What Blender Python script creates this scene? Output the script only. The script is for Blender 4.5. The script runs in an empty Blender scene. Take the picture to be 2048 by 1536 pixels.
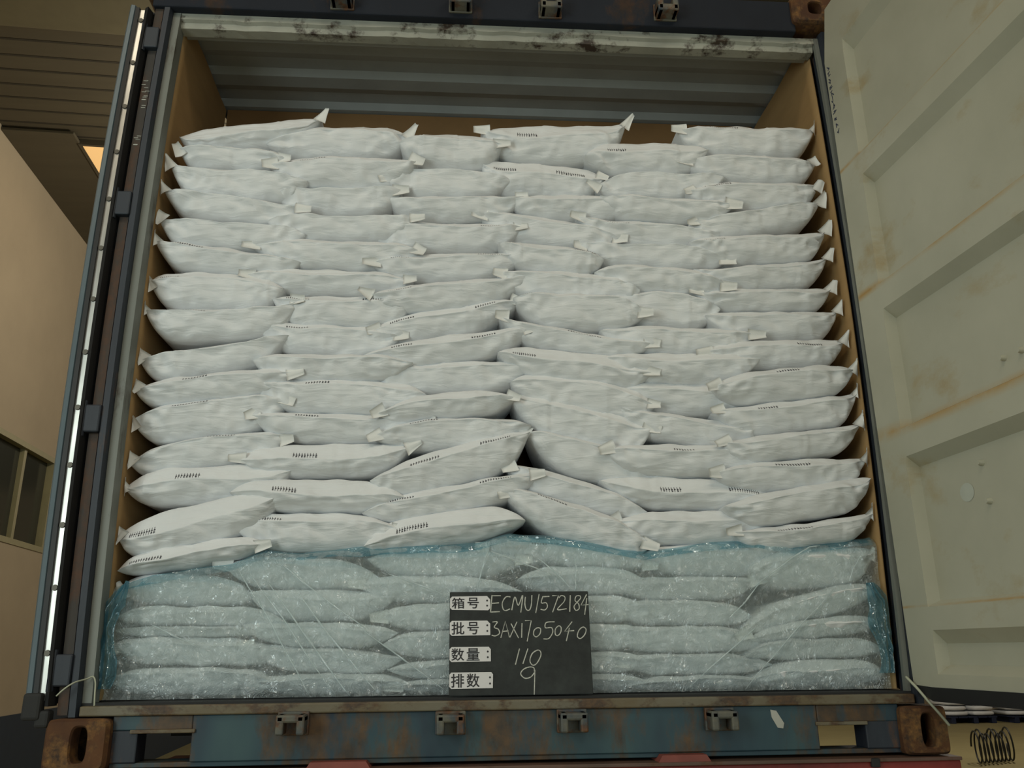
import bpy, bmesh, math, random
from mathutils import Vector, Matrix, noise

# ---------------------------------------------------------------- camera, world, lights, exposure
C = bpy.context.scene.collection
scene = bpy.context.scene
def rad(d): return d * math.pi / 180

# metres; container sill at y = 0, load behind it (+y), container floor z = 0, hall floor z = GZ
GZ = -1.45
cam_data = bpy.data.cameras.new('camera')
cam = bpy.data.objects.new('camera', cam_data); C.objects.link(cam)
YAW, PITCH, ROLL = 0.0734, 0.3046, -0.0113
fw = Vector((math.sin(YAW) * math.cos(PITCH), math.cos(YAW) * math.cos(PITCH), math.sin(PITCH)))
rt = Vector((math.cos(YAW), -math.sin(YAW), 0)); up = rt.cross(fw)
r2 = math.cos(ROLL) * rt + math.sin(ROLL) * up
u2 = -math.sin(ROLL) * rt + math.cos(ROLL) * up
cam.matrix_world = Matrix(((r2.x, u2.x, -fw.x, -0.1771), (r2.y, u2.y, -fw.y, -2.6042), (r2.z, u2.z, -fw.z, 0.1252), (0, 0, 0, 1)))
cam_data.sensor_width = 36.0
cam_data.lens = 36.0 * 1699.87 / 2048
cam_data.clip_start = 0.02; cam_data.clip_end = 200
scene.camera = cam

scene.view_settings.view_transform = 'Standard'
scene.view_settings.look = 'None'
scene.view_settings.gamma = 1.0
scene.view_settings.exposure = 0.10
scene.view_settings.use_curve_mapping = False

world = bpy.data.worlds.new('world'); scene.world = world; world.use_nodes = True
bg = world.node_tree.nodes['Background']
bg.inputs[0].default_value = (0.80, 0.86, 0.90, 1); bg.inputs[1].default_value = 0.10

def area(name, loc, target, sx, sy, power, color):
    l = bpy.data.lights.new(name, 'AREA'); l.shape = 'RECTANGLE'; l.size = sx; l.size_y = sy
    l.energy = power; l.color = color
    o = bpy.data.objects.new(name, l); C.objects.link(o); o.location = loc
    o.rotation_euler = (Vector(target) - Vector(loc)).to_track_quat('-Z', 'Y').to_euler()
    return o
# daylight through the open gate of the hall behind the photographer, and the lamps under the hall roof
area('gate_daylight', (1.8, -7.6, 0.3), (0.0, 0, 0.4), 5.0, 3.2, 66, (0.84, 0.97, 0.92))
area('window_daylight', (-3.7, -3.3, 1.0), (0.8, -0.2, 0.7), 3.4, 2.4, 126, (0.84, 0.97, 0.93))
for lx, ly in ((-2.3, -2.8), (-0.4, -3.4), (1.8, -2.6), (-1.5, -5.2), (1.0, -5.0)):
    area('hall_lamp', (lx, ly, 4.5), (lx * 0.6, ly + 1.0, 0), 1.2, 0.16, 21, (1.0, 0.89, 0.69))
def fill_light(loc, power, r=0.25):
    l = bpy.data.lights.new('hall_fill', 'POINT'); l.energy = power; l.color = (1.0, 0.93, 0.80); l.shadow_soft_size = r
    o = bpy.data.objects.new('hall_fill', l); C.objects.link(o); o.location = loc
fill_light((-1.4, 4.6, 3.6), 145); fill_light((8.5, 9.5, 4.3), 420); fill_light((2.0, 15.0, 4.2), 300)  # unseen fill lights added to brighten the left wall and the far floor

# ---------------------------------------------------------------- helpers
def tag(o, label=None, cat=None, group=None, kind=None):
    if label: o['label'] = label
    if cat: o['category'] = cat
    if group: o['group'] = group
    if kind: o['kind'] = kind
    return o

def link(name, verts, faces, m, parent=None, smooth=False, origin=None):
    """one mesh object; vertices in world coordinates, origin moved to `origin` (or to the parent's origin)"""
    if origin is None:
        origin = Vector(parent['_o']) if parent is not None else Vector((0, 0, 0))
    origin = Vector(origin)
    me = bpy.data.meshes.new(name)
    me.from_pydata([tuple(Vector(v) - origin) for v in verts], [], faces)
    me.validate(); me.update()
    if smooth:
        me.polygons.foreach_set('use_smooth', [True] * len(me.polygons))
    me.materials.append(m)
    o = bpy.data.objects.new(name, me); C.objects.link(o)
    if parent is not None:
        o.parent = parent
        o.location = origin - Vector(parent['_o'])
    else:
        o.location = origin
    o['_o'] = tuple(origin)
    return o

def empty(name, loc):
    o = bpy.data.objects.new(name, None); C.objects.link(o); o.location = loc; o['_o'] = tuple(loc)
    o.empty_display_size = 0.1
    return o

class MB:
    def __init__(s): s.v = []; s.f = []
    def add(s, vs, fs):
        n = len(s.v); s.v += [Vector(v) for v in vs]; s.f += [tuple(i + n for i in f) for f in fs]; return s
    def bm(s, b):
        b.verts.ensure_lookup_table(); b.verts.index_update()
        s.add([v.co.copy() for v in b.verts], [tuple(v.index for v in f.verts) for f in b.faces]); b.free(); return s
    def box(s, x0, x1, y0, y1, z0, z1, bev=0.0, seg=2, rot=None):
        b = bmesh.new()
        bmesh.ops.create_cube(b, size=1.0)
        for v in b.verts:
            v.co = Vector(((x0 + x1) / 2 + v.co.x * (x1 - x0), (y0 + y1) / 2 + v.co.y * (y1 - y0), (z0 + z1) / 2 + v.co.z * (z1 - z0)))
        if bev > 0: bmesh.ops.bevel(b, geom=b.edges[:], offset=bev, segments=seg, profile=0.5, affect='EDGES')
        if rot is not None:
            for v in b.verts: v.co = rot @ v.co
        return s.bm(b)
    def prism(s, pts, d0, d1, axis='y'):
        """polygon (u, w) swept from d0 to d1 along axis: y -> (x, z), z -> (x, y), x -> (y, z)"""
        def P(p, d): return {'y': (p[0], d, p[1]), 'z': (p[0], p[1], d), 'x': (d, p[0], p[1])}[axis]
        n = len(pts)
        vs = [P(p, d0) for p in pts] + [P(p, d1) for p in pts]
        fs = [tuple(range(n)), tuple(range(2 * n - 1, n - 1, -1))] + [(i, i + n, (i + 1) % n + n, (i + 1) % n) for i in range(n)]
        return s.add(vs, fs)
    def tube(s, pts, r, n=8, closed=False):
        pts = [Vector(p) for p in pts]; N = len(pts); vs = []; fs = []
        ref = None
        for i, p in enumerate(pts):
            a = pts[max(i - 1, 0)]; b = pts[min(i + 1, N - 1)]
            t = (b - a).normalized()
            if ref is None: ref = t.orthogonal().normalized()
            ref = (ref - ref.dot(t) * t).normalized(); w = t.cross(ref)
            rr = r[i] if isinstance(r, (list, tuple)) else r
            for k in range(n):
                an = 2 * math.pi * k / n
                vs.append(p + rr * (math.cos(an) * ref + math.sin(an) * w))
        for i in range(N - 1):
            for k in range(n):
                fs.append((i * n + k, i * n + (k + 1) % n, (i + 1) * n + (k + 1) % n, (i + 1) * n + k))
        fs += [tuple(range(n - 1, -1, -1)), tuple(range((N - 1) * n, N * n))]
        return s.add(vs, fs)
    def cyl(s, c, axis, r, L, n=14, r2=None):
        a = Vector(axis).normalized(); c = Vector(c)
        return s.tube([c, c + a * L], [r, r if r2 is None else r2], n)
    def build(s, name, m, parent=None, smooth=False, origin=None):
        return link(name, s.v, s.f, m, parent, smooth, origin)

BOW = 0.0224
def bow(z): return BOW * (1 - ((z - 1.14) / 1.14) ** 2)      # straight sides bent outward to reproduce the lens's barrel distortion

def bowed_bar(mb, side, x0, x1, y0, y1, z0, z1, n=20, prof=None):
    """vertical bar whose section is the rectangle |x| in x0..x1, y in y0..y1, bent outward along the lens distortion curve"""
    pr = prof or [(x0, y0), (x1, y0), (x1, y1), (x0, y1)]
    k = len(pr); vs = []; fs = []
    for i in range(n + 1):
        z = z0 + (z1 - z0) * i / n
        for (x, y) in pr: vs.append((side * (x + bow(z)), y, z))
    for i in range(n):
        for j in range(k):
            fs.append((i * k + j, i * k + (j + 1) % k, (i + 1) * k + (j + 1) % k, (i + 1) * k + j))
    fs += [tuple(range(k)), tuple(range((n + 1) * k - 1, n * k - 1, -1))]
    return mb.add(vs, fs)

# ---------------------------------------------------------------- materials (procedural)
def nmat(name):
    m = bpy.data.materials.new(name); m.use_nodes = True
    return m, m.node_tree, m.node_tree.nodes['Principled BSDF']
def N(nt, t, **kw):
    n = nt.nodes.new(t)
    for k, v in kw.items(): setattr(n, k, v)
    return n
def ramp(nt, src, stops):
    r = N(nt, 'ShaderNodeValToRGB')
    el = r.color_ramp.elements
    el[0].position, el[0].color = stops[0][0], (*stops[0][1], 1)
    el[1].position, el[1].color = stops[-1][0], (*stops[-1][1], 1)
    for p, c in stops[1:-1]:
        e = el.new(p); e.color = (*c, 1)
    nt.links.new(src, r.inputs[0]); return r.outputs[0]
def noise_tex(nt, scale, detail=6, rough=0.6, stretch=(1, 1, 1), offset=(0, 0, 0), dist=0.0):
    tc = N(nt, 'ShaderNodeTexCoord'); mp = N(nt, 'ShaderNodeMapping')
    mp.inputs['Scale'].default_value = stretch; mp.inputs['Location'].default_value = offset
    nt.links.new(tc.outputs['Object'], mp.inputs[0])
    n = N(nt, 'ShaderNodeTexNoise'); n.inputs['Scale'].default_value = scale
    n.inputs['Detail'].default_value = detail; n.inputs['Roughness'].default_value = rough
    n.inputs['Distortion'].default_value = dist
    nt.links.new(mp.outputs[0], n.inputs['Vector']); return n.outputs['Fac']
def mix(nt, fac, a, b, mode='MIX'):
    m = N(nt, 'ShaderNodeMix', data_type='RGBA', blend_type=mode)
    for s, v in ((0, fac), (6, a), (7, b)):
        if isinstance(v, (tuple, list)): m.inputs[s].default_value = (*v, 1)
        elif isinstance(v, (int, float)): m.inputs[s].default_value = v
        else: nt.links.new(v, m.inputs[s])
    return m.outputs[2]
def bump(nt, bs, h, strength, dist=0.01):
    b = N(nt, 'ShaderNodeBump'); b.inputs['Strength'].default_value = strength; b.inputs['Distance'].default_value = dist
    nt.links.new(h, b.inputs['Height']); nt.links.new(b.outputs[0], bs.inputs['Normal'])
def plain(name, col, rough=0.6, metal=0.0, var=0.12, scale=8, bmp=0.0, stretch=(1, 1, 1)):
    m, nt, bs = nmat(name)
    f = noise_tex(nt, scale, stretch=stretch)
    lo = tuple(c * (1 - var) for c in col); hi = tuple(min(1, c * (1 + var)) for c in col)
    nt.links.new(ramp(nt, f, [(0.3, lo), (0.7, hi)]), bs.inputs['Base Color'])
    bs.inputs['Roughness'].default_value = rough; bs.inputs['Metallic'].default_value = metal
    if bmp: bump(nt, bs, noise_tex(nt, scale * 6), bmp)
    return m
def worn(name, base, base2, rust=(0.13, 0.055, 0.02), rust2=(0.045, 0.028, 0.018), amount=0.5, scale=5, stretch=(1, 1, 0.6), rough=0.55, off=(0, 0, 0)):
    """paint with a second faded paint tone and rust patches"""
    m, nt, bs = nmat(name)
    p = ramp(nt, noise_tex(nt, scale * 0.8, 4, 0.55, stretch, (3.1 + off[0], 1.7, off[2])), [(0.38, base), (0.6, base2)])
    ru = ramp(nt, noise_tex(nt, scale * 4, 6, 0.65, (1, 1, 1), (off[0], 5, 2)), [(0.35, rust2), (0.65, rust)])
    f = noise_tex(nt, scale, 8, 0.68, stretch, off)
    k = ramp(nt, f, [(1 - amount - 0.04, (0, 0, 0)), (1 - amount + 0.05, (1, 1, 1))])
    nt.links.new(mix(nt, k, p, ru), bs.inputs['Base Color'])
    bs.inputs['Roughness'].default_value = rough
    bump(nt, bs, f, 0.35, 0.006)
    return m

M = {}
def paper():
    m, nt, bs = nmat('white_paper')
    f = noise_tex(nt, 5, 4, 0.6, (1, 1, 2))
    nt.links.new(ramp(nt, f, [(0.3, (0.69, 0.705, 0.72)), (0.7, (0.745, 0.76, 0.775))]), bs.inputs['Base Color'])
    bs.inputs['Roughness'].default_value = 0.62
    bs.inputs['Specular IOR Level'].default_value = 0.25
    tc = N(nt, 'ShaderNodeTexCoord'); mp = N(nt, 'ShaderNodeMapping')
    mp.inputs['Rotation'].default_value = (0, rad(28), 0); mp.inputs['Scale'].default_value = (7, 10, 34)
    nt.links.new(tc.outputs['Object'], mp.inputs[0])
    n = N(nt, 'ShaderNodeTexNoise'); n.inputs['Scale'].default_value = 1.0; n.inputs['Detail'].default_value = 3
    n.inputs['Distortion'].default_value = 0.8
    nt.links.new(mp.outputs[0], n.inputs['Vector'])
    bump(nt, bs, n.outputs['Fac'], 0.52, 0.013)
    return m
M['paper'] = paper()
M['flap'] = plain('cream_paper', (0.73, 0.735, 0.72), 0.65, var=0.05, scale=12, bmp=0.1)
M['ink'] = plain('black_ink', (0.035, 0.035, 0.045), 0.6)
M['card'] = plain('cardboard', (0.33, 0.205, 0.085), 0.8, var=0.12, scale=3, stretch=(1, 1, 4), bmp=0.05)
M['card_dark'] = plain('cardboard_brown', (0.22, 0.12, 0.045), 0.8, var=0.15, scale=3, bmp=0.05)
M['blue'] = worn('worn_blue_paint', (0.0035, 0.0060, 0.0130), (0.0060, 0.0100, 0.0190), rust=(0.050, 0.022, 0.010), rust2=(0.02, 0.012, 0.008), amount=0.40, scale=4, rough=0.85)
M['post'] = worn('dark_blue_paint', (0.016, 0.020, 0.030), (0.024, 0.032, 0.045), amount=0.40, scale=7, stretch=(1, 1, 0.25))
M['pale'] = worn('pale_grey_paint', (0.1550, 0.1643, 0.1457), (0.1922, 0.2015, 0.1798), rust=(0.0620, 0.0465, 0.0279), amount=0.37, scale=6, stretch=(1, 1, 0.3))
M['lip'] = worn('chipped_pale_paint', (0.29, 0.29, 0.245), (0.37, 0.37, 0.315), rust=(0.05, 0.03, 0.018), rust2=(0.03, 0.02, 0.014), amount=0.43, scale=7, stretch=(1, 1, 1.2))
M['rust'] = worn('rusted_steel', (0.062, 0.024, 0.010), (0.105, 0.042, 0.013), rust=(0.21, 0.10, 0.028), rust2=(0.04, 0.022, 0.013), amount=0.5, scale=11, stretch=(1, 1, 1), rough=0.85)
M['rust_dark'] = worn('rusted_dark_steel', (0.030, 0.028, 0.026), (0.045, 0.034, 0.026), rust=(0.075, 0.032, 0.014), amount=0.5, scale=9, stretch=(1, 1, .3), rough=.7)
M['edge'] = worn('rusty_pale_edge', (0.1275, 0.0975, 0.0525), (0.1500, 0.1312, 0.0900), rust=(0.11, 0.06, 0.025), amount=0.48, scale=12, stretch=(0.6, 1, 1))
M['lug'] = worn('rusty_lug_paint', (0.0350, 0.0490, 0.0630), (0.1190, 0.1120, 0.0840), amount=0.48, scale=16, stretch=(1, 1, 1))
def sill_paint():
    m, nt, bs = nmat('streaked_blue_paint')
    p = ramp(nt, noise_tex(nt, 2.6, 4, 0.6, (1, 1, 0.5), (0.4, 0, 0.3)), [(0.36, (0.012, 0.022, 0.040)), (0.50, (0.022, 0.055, 0.072)), (0.64, (0.036, 0.080, 0.088))])
    ru = ramp(nt, noise_tex(nt, 16, 6, 0.65), [(0.35, (0.035, 0.024, 0.015)), (0.65, (0.115, 0.058, 0.018))])
    f = noise_tex(nt, 5.5, 8, 0.66, (1, 1, 0.35), (2.2, 0, 0))
    k = ramp(nt, f, [(0.48, (0, 0, 0)), (0.57, (0.95, 0.95, 0.95))])
    nt.links.new(mix(nt, k, p, ru), bs.inputs['Base Color']); bs.inputs['Roughness'].default_value = 0.5
    bump(nt, bs, f, 0.3, 0.005); return m
M['sill'] = sill_paint()
M['roof'] = plain('pale_roof_paint', (0.30, 0.325, 0.325), 0.55, var=0.14, scale=3)
M['steel'] = plain('stainless_strip', (0.50, 0.49, 0.46), 0.38, 1.0, var=0.25, scale=20, stretch=(1, 1, .2))
M['rubber'] = plain('black_rubber', (0.012, 0.012, 0.013), 0.55)
M['door_edge'] = plain('pale_blue_paint', (0.1045, 0.1430, 0.1650), 0.35, var=0.12, scale=9, stretch=(1, 1, .3))
M['bolt'] = plain('dull_bolt', (0.12, 0.11, 0.09), 0.5, 0.5)
def cream():
    m, nt, bs = nmat('cream_door_paint')
    p = ramp(nt, noise_tex(nt, 2.2, 5, 0.6), [(0.3, (0.40, 0.39, 0.305)), (0.7, (0.48, 0.465, 0.37))])
    f = noise_tex(nt, 3.5, 7, 0.62, (1, 1, 1.6), (1, 2, 3))
    k = ramp(nt, f, [(0.58, (0, 0, 0)), (0.72, (0.75, 0.75, 0.75))])
    c = mix(nt, k, p, (0.36, 0.27, 0.13))
    # rust water lines lying on the upper edges of the ribs
    tc = N(nt, 'ShaderNodeTexCoord'); sp = N(nt, 'ShaderNodeSeparateXYZ'); nt.links.new(tc.outputs['Object'], sp.inputs[0])
    acc = None
    for z, w in ((1.737, .010), (1.252, .020), (0.766, .030), (0.235, .006)):
        a = N(nt, 'ShaderNodeMath', operation='SUBTRACT'); nt.links.new(sp.outputs['Z'], a.inputs[0]); a.inputs[1].default_value = z + 0.004
        b = N(nt, 'ShaderNodeMath', operation='ABSOLUTE'); nt.links.new(a.outputs[0], b.inputs[0])
        d = N(nt, 'ShaderNodeMath', operation='DIVIDE'); nt.links.new(b.outputs[0], d.inputs[0]); d.inputs[1].default_value = w
        e = N(nt, 'ShaderNodeMath', operation='SUBTRACT', use_clamp=True); e.inputs[0].default_value = 1.0; nt.links.new(d.outputs[0], e.inputs[1])
        if acc is None: acc = e.outputs[0]
        else:
            g = N(nt, 'ShaderNodeMath', operation='MAXIMUM'); nt.links.new(acc, g.inputs[0]); nt.links.new(e.outputs[0], g.inputs[1]); acc = g.outputs[0]
    h = N(nt, 'ShaderNodeMath', operation='MULTIPLY', use_clamp=True); nt.links.new(acc, h.inputs[0]); nt.links.new(ramp(nt, noise_tex(nt, 6, 5, .6), [(0.35, (.1, .1, .1)), (0.6, (1, 1, 1))]), h.inputs[1])
    nt.links.new(mix(nt, h.outputs[0], c, (0.42, 0.25, 0.07)), bs.inputs['Base Color'])
    bs.inputs['Roughness'].default_value = 0.45
    bump(nt, bs, noise_tex(nt, 5, 5), 0.12, 0.01)
    return m
M['cream'] = cream()
M['marker'] = plain('faded_marker', (0.045, 0.055, 0.10), 0.7)
M['slate'] = None
def slate():
    m, nt, bs = nmat('chalkboard_slate')
    f = noise_tex(nt, 14, 8, 0.7)
    nt.links.new(ramp(nt, f, [(0.35, (0.011, 0.013, 0.013)), (0.7, (0.030, 0.036, 0.034))]), bs.inputs['Base Color'])
    bs.inputs['Roughness'].default_value = 0.7; return m
M['slate'] = slate()
M['patch'] = plain('pale_paint_patch', (0.44, 0.46, 0.40), 0.5)
M['chalk'] = plain('white_chalk', (0.50, 0.50, 0.45), 0.9, var=0.25, scale=150)
M['plate'] = plain('white_plate', (0.70, 0.68, 0.68), 0.5, var=0.05)
M['print'] = plain('black_print', (0.02, 0.018, 0.02), 0.6)
M['twine'] = plain('pale_twine', (0.42, 0.43, 0.33), 0.8)
M['red'] = plain('red_truck_paint', (0.20, 0.022, 0.016), 0.5, var=0.5, scale=5, bmp=0.1)
M['red_pale'] = plain('faded_red_paint', (0.23, 0.060, 0.045), 0.6, var=0.2, scale=9)
M['truck_edge'] = worn('dusty_red_edge', (0.09, 0.055, 0.04), (0.13, 0.07, 0.05), amount=0.4, scale=9)
M['under'] = plain('dark_underframe', (0.02, 0.02, 0.02), 0.8)
M['wall'] = plain('beige_plaster', (0.40, 0.32, 0.21), 0.85, var=0.06, scale=1.5, bmp=0.03)
M['dado'] = plain('dark_blue_dado', (0.016, 0.030, 0.052), 0.5, var=0.1)
M['ceil'] = plain('tan_slat_board', (0.092, 0.074, 0.042), 0.75, var=0.10, scale=3, stretch=(0.3, 3, 1))
M['seam'] = plain('dark_board_seam', (0.040, 0.032, 0.018), 0.8)
M['beam'] = plain('yellowish_beam', (0.150, 0.125, 0.066), 0.7, var=0.06)
M['wframe'] = plain('khaki_window_frame', (0.30, 0.26, 0.13), 0.5, var=0.08)
M['floor'] = plain('concrete_floor', (0.30, 0.255, 0.12), 0.7, var=0.1, scale=0.8)
M['pallet'] = plain('blue_pallet_plastic', (0.010, 0.018, 0.05), 0.6)
M['wire'] = plain('dark_cable', (0.012, 0.014, 0.013), 0.5)
M['rag'] = plain('faded_white_sticker', (0.40, 0.40, 0.36), 0.7)
def glass():
    m, nt, bs = nmat('dark_window_glass')
    bs.inputs['Base Color'].default_value = (0.035, 0.037, 0.028, 1); bs.inputs['Roughness'].default_value = 0.12; return m
M['glass'] = glass()
def film(name, tint, haze, haze_col, spec, bscale, bstr):
    m, nt, bs = nmat(name)
    out = nt.nodes['Material Output']
    tr = N(nt, 'ShaderNodeBsdfTransparent'); tr.inputs[0].default_value = (*tint, 1)
    bs.inputs['Base Color'].default_value = (*haze_col, 1); bs.inputs['Roughness'].default_value = 0.16
    bs.inputs['Specular IOR Level'].default_value = spec
    mx = N(nt, 'ShaderNodeMixShader'); mx.inputs[0].default_value = haze
    nt.links.new(tr.outputs[0], mx.inputs[1]); nt.links.new(bs.outputs[0], mx.inputs[2])
    tl = N(nt, 'ShaderNodeBsdfTranslucent'); tl.inputs[0].default_value = (*haze_col, 1)
    hz = N(nt, 'ShaderNodeMixShader'); hz.inputs[0].default_value = 0.5
    nt.links.new(bs.outputs[0], hz.inputs[1]); nt.links.new(tl.outputs[0], hz.inputs[2])
    nt.links.new(hz.outputs[0], mx.inputs[2])
    gl = N(nt, 'ShaderNodeBsdfGlossy'); gl.inputs['Roughness'].default_value = 0.09; gl.inputs[0].default_value = (0.9, 0.95, 1, 1)
    mx2 = N(nt, 'ShaderNodeMixShader'); mx2.inputs[0].default_value = 0.13
    nt.links.new(mx.outputs[0], mx2.inputs[1]); nt.links.new(gl.outputs[0], mx2.inputs[2])
    nt.links.new(mx2.outputs[0], out.inputs[0])
    f = noise_tex(nt, bscale, 3, 0.55, (1, 1, 0.8), (0, 0, 0), 1.5)
    r = N(nt, 'ShaderNodeMath', operation='PINGPONG'); nt.links.new(f, r.inputs[0]); r.inputs[1].default_value = 0.10
    b = N(nt, 'ShaderNodeBump'); b.inputs['Strength'].default_value = bstr; b.inputs['Distance'].default_value = 0.03
    nt.links.new(r.outputs[0], b.inputs['Height'])
    nt.links.new(b.outputs[0], bs.inputs['Normal'])
    # crisp little facets of the creased film
    tc = N(nt, 'ShaderNodeTexCoord'); wp = N(nt, 'ShaderNodeTexNoise'); wp.inputs['Scale'].default_value = 9
    nt.links.new(tc.outputs['Object'], wp.inputs['Vector'])
    mp = N(nt, 'ShaderNodeMapping'); mp.inputs['Scale'].default_value = (1.0, 1.0, 0.6); mp.inputs['Rotation'].default_value = (0, 0.6, 0)
    ad = N(nt, 'ShaderNodeVectorMath', operation='MULTIPLY_ADD'); nt.links.new(wp.outputs['Color'], ad.inputs[0]); ad.inputs[1].default_value = (.06, .06, .06)
    nt.links.new(tc.outputs['Object'], ad.inputs[2]); nt.links.new(ad.outputs[0], mp.inputs[0])
    vo = N(nt, 'ShaderNodeTexVoronoi'); vo.inputs['Scale'].default_value = 58; nt.links.new(mp.outputs[0], vo.inputs['Vector'])
    sb = N(nt, 'ShaderNodeVectorMath', operation='SUBTRACT'); nt.links.new(vo.outputs['Color'], sb.inputs[0]); sb.inputs[1].default_value = (.5, .5, .5)
    ml = N(nt, 'ShaderNodeVectorMath', operation='SCALE'); nt.links.new(sb.outputs[0], ml.inputs[0]); ml.inputs['Scale'].default_value = 1.15
    an = N(nt, 'ShaderNodeVectorMath', operation='ADD'); nt.links.new(ml.outputs[0], an.inputs[0]); nt.links.new(b.outputs[0], an.inputs[1])
    nz = N(nt, 'ShaderNodeVectorMath', operation='NORMALIZE'); nt.links.new(an.outputs[0], nz.inputs[0])
    nt.links.new(nz.outputs[0], gl.inputs['Normal'])
    return m
M['film'] = film('thin_blue_film', (0.94, 0.99, 0.99), 0.32, (0.90, 0.99, 0.99), 0.5, 36, 1.0)
M['pleat'] = film('folded_film', (0.90, 0.96, 0.97), 0.7, (0.86, 0.93, 0.95), 0.5, 30, 0.4)
M['film_thick'] = film('gathered_blue_film', (0.58, 0.79, 0.86), 0.34, (0.22, 0.46, 0.56), 0.5, 12, 0.8)

# ---------------------------------------------------------------- the hall (setting), turned 3.6 degrees from the container
HE1 = Vector((0.998, 0.063, 0)); HE2 = Vector((-0.063, 0.998, 0))
HR = Matrix(((0.998, -0.063, 0), (0.063, 0.998, 0), (0, 0, 1)))
def hall_box(mb, a0, a1, b0, b1, z0, z1, bev=0.0): return mb.box(a0, a1, b0, b1, z0, z1, bev, rot=HR)
WA = -4.055; CZ = 4.8; WX = 14.0; HB0, HB1 = -9.0, 24.0
tag(hall_box(MB(), WA, WX, HB0, HB1, GZ - .1, GZ).build('floor', M['floor']), kind='structure')
# window opening along the left wall: 5.2..7.05 (along), 1.2..2.17 (z)
wb0, wb1, wz0, wz1 = 4.9, 7.12, 1.17, 2.18
wl = MB()
for a in ((HB0, wb0, GZ, CZ), (wb1, HB1, GZ, CZ), (wb0, wb1, GZ, wz0), (wb0, wb1, wz1, CZ)):
    hall_box(wl, WA - .2, WA, *a)
wall_left = tag(wl.build('wall_left', M['wall']), kind='structure')
hall_box(MB(), WA, WA + .012, HB0, HB1, GZ, -0.42).build('painted_dado', M['dado'], wall_left)
tag(hall_box(MB(), WX, WX + .2, HB0, HB1, GZ, CZ).build('wall_right', M['wall']), kind='structure')
tag(hall_box(MB(), WA, WX, HB1, HB1 + .2, GZ, CZ).build('wall_back', M['wall']), kind='structure')
w = MB()
f = .055
hall_box(w, WA - .12, WA + .01, wb0, wb1, wz0, wz0 + f); hall_box(w, WA - .12, WA + .01, wb0, wb1, wz1 - f, wz1)
hall_box(w, WA - .12, WA + .01, wb0, wb0 + f, wz0 + f, wz1 - f); hall_box(w, WA - .12, WA + .01, wb1 - f, wb1, wz0 + f, wz1 - f)
win = tag(w.build('window_1', M['wframe']), kind='structure')
m_ = MB()
hall_box(m_, WA - .09, WA - .02, 6.36, 6.42, wz0 + f, wz1 - f); hall_box(m_, WA - .09, WA - .02, 5.6, 5.66, wz0 + f, wz1 - f)
m_.build('window_mullion', M['wframe'], win)
hall_box(MB(), WA - .075, WA - .065, wb0 + f, wb1 - f, wz0 + f, wz1 - f).build('window_pane', M['glass'], win)
# ceiling of long slat boards laid across the hall, each with its own small lip
cl = MB()
hall_box(cl, WA, WX, HB0, HB1, CZ, CZ + .1)
b = 2.95
rows = [3.05, 3.24, 3.44, 3.63, 3.83, 4.02, 4.21, 4.40, 4.59]
while rows[-1] < 12: rows.append(rows[-1] + .20)
ceil_o = tag(cl.build('ceiling', M['ceil']), kind='structure')
sm = MB()
for r_ in rows: hall_box(sm, WA, 3.0, r_ + .25 - .011, r_ + .25 + .011, CZ - .003, CZ)
sm.build('board_seams', M['seam'], ceil_o)
tag(hall_box(MB(), WA, WX, 2.45, 3.22, CZ - .10, CZ, .01).build('trim_1', M['beam']), kind='structure')
# a lowered ceiling board near the wall and a glowing panel imitating the orange-lit patch beyond it
tag(hall_box(MB(), WA, -3.42, 4.72, 9.0, CZ - .05, CZ - .02, .006).build('trim_2', M['ceil']), kind='structure')
def glow_emit(name, col, st):
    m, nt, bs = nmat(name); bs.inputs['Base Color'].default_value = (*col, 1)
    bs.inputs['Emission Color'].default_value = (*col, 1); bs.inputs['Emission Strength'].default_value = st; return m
rl = empty('lit_ceiling_patch', HR @ Vector((-3.15, 5.15, CZ - .06)))
tag(rl, 'small glowing panel added for the orange-lit patch between the ceiling boards at left', 'lit ceiling patch')
hall_box(MB(), -3.40, -2.86, 4.90, 5.5, CZ - .055, CZ - .035).build('glow_panel', glow_emit('warm_glow', (0.9, 0.55, 0.22), 0.55), rl)
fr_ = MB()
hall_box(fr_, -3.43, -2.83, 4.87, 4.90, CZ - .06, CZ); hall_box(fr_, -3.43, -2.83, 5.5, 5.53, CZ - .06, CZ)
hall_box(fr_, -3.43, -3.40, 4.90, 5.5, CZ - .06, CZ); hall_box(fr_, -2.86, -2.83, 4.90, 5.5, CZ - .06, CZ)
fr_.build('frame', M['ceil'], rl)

# ---------------------------------------------------------------- truck bed under the container
truck = empty('flatbed_trailer', (0, 0.3, GZ))
tag(truck, 'red flatbed trailer with faded pads carrying the blue container', 'truck')
MB().box(-1.16, 1.29, -.05, .03, -.36, -.186, .004).build('rear_beam', M['red'], truck)
MB().box(-1.16, 1.29, -.06, .25, -.186, -.176, .002).build('beam_top_edge', M['truck_edge'], truck)
for x0, x1 in ((-.565, -.39), (.41, .56)):
    MB().prism([(x0, -.176), (x1, -.176), (x1 - .012, -.158), (x0 + .012, -.158)], -.055, .08).build('support_pad', M['red_pale'], truck)
fr = MB()
for x in (-.45, .45): fr.box(x - .07, x + .07, .26, 6.2, -.5, -.19, .004)
fr.box(-1.1, 1.1, .5, .6, -.5, -.20); fr.box(-1.1, 1.1, 3.0, 3.1, -.5, -.20); fr.box(-1.1, 1.1, 5.6, 5.7, -.5, -.20)
fr.build('chassis_frame', M['red'], truck)
for y in (1.5, 2.75):
    for x in (-.95, .95):
        wv = MB(); wv.cyl((x - .14, y, GZ + .48), (1, 0, 0), .48, .28, 28); wv.build('wheel', M['rubber'], truck)
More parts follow.
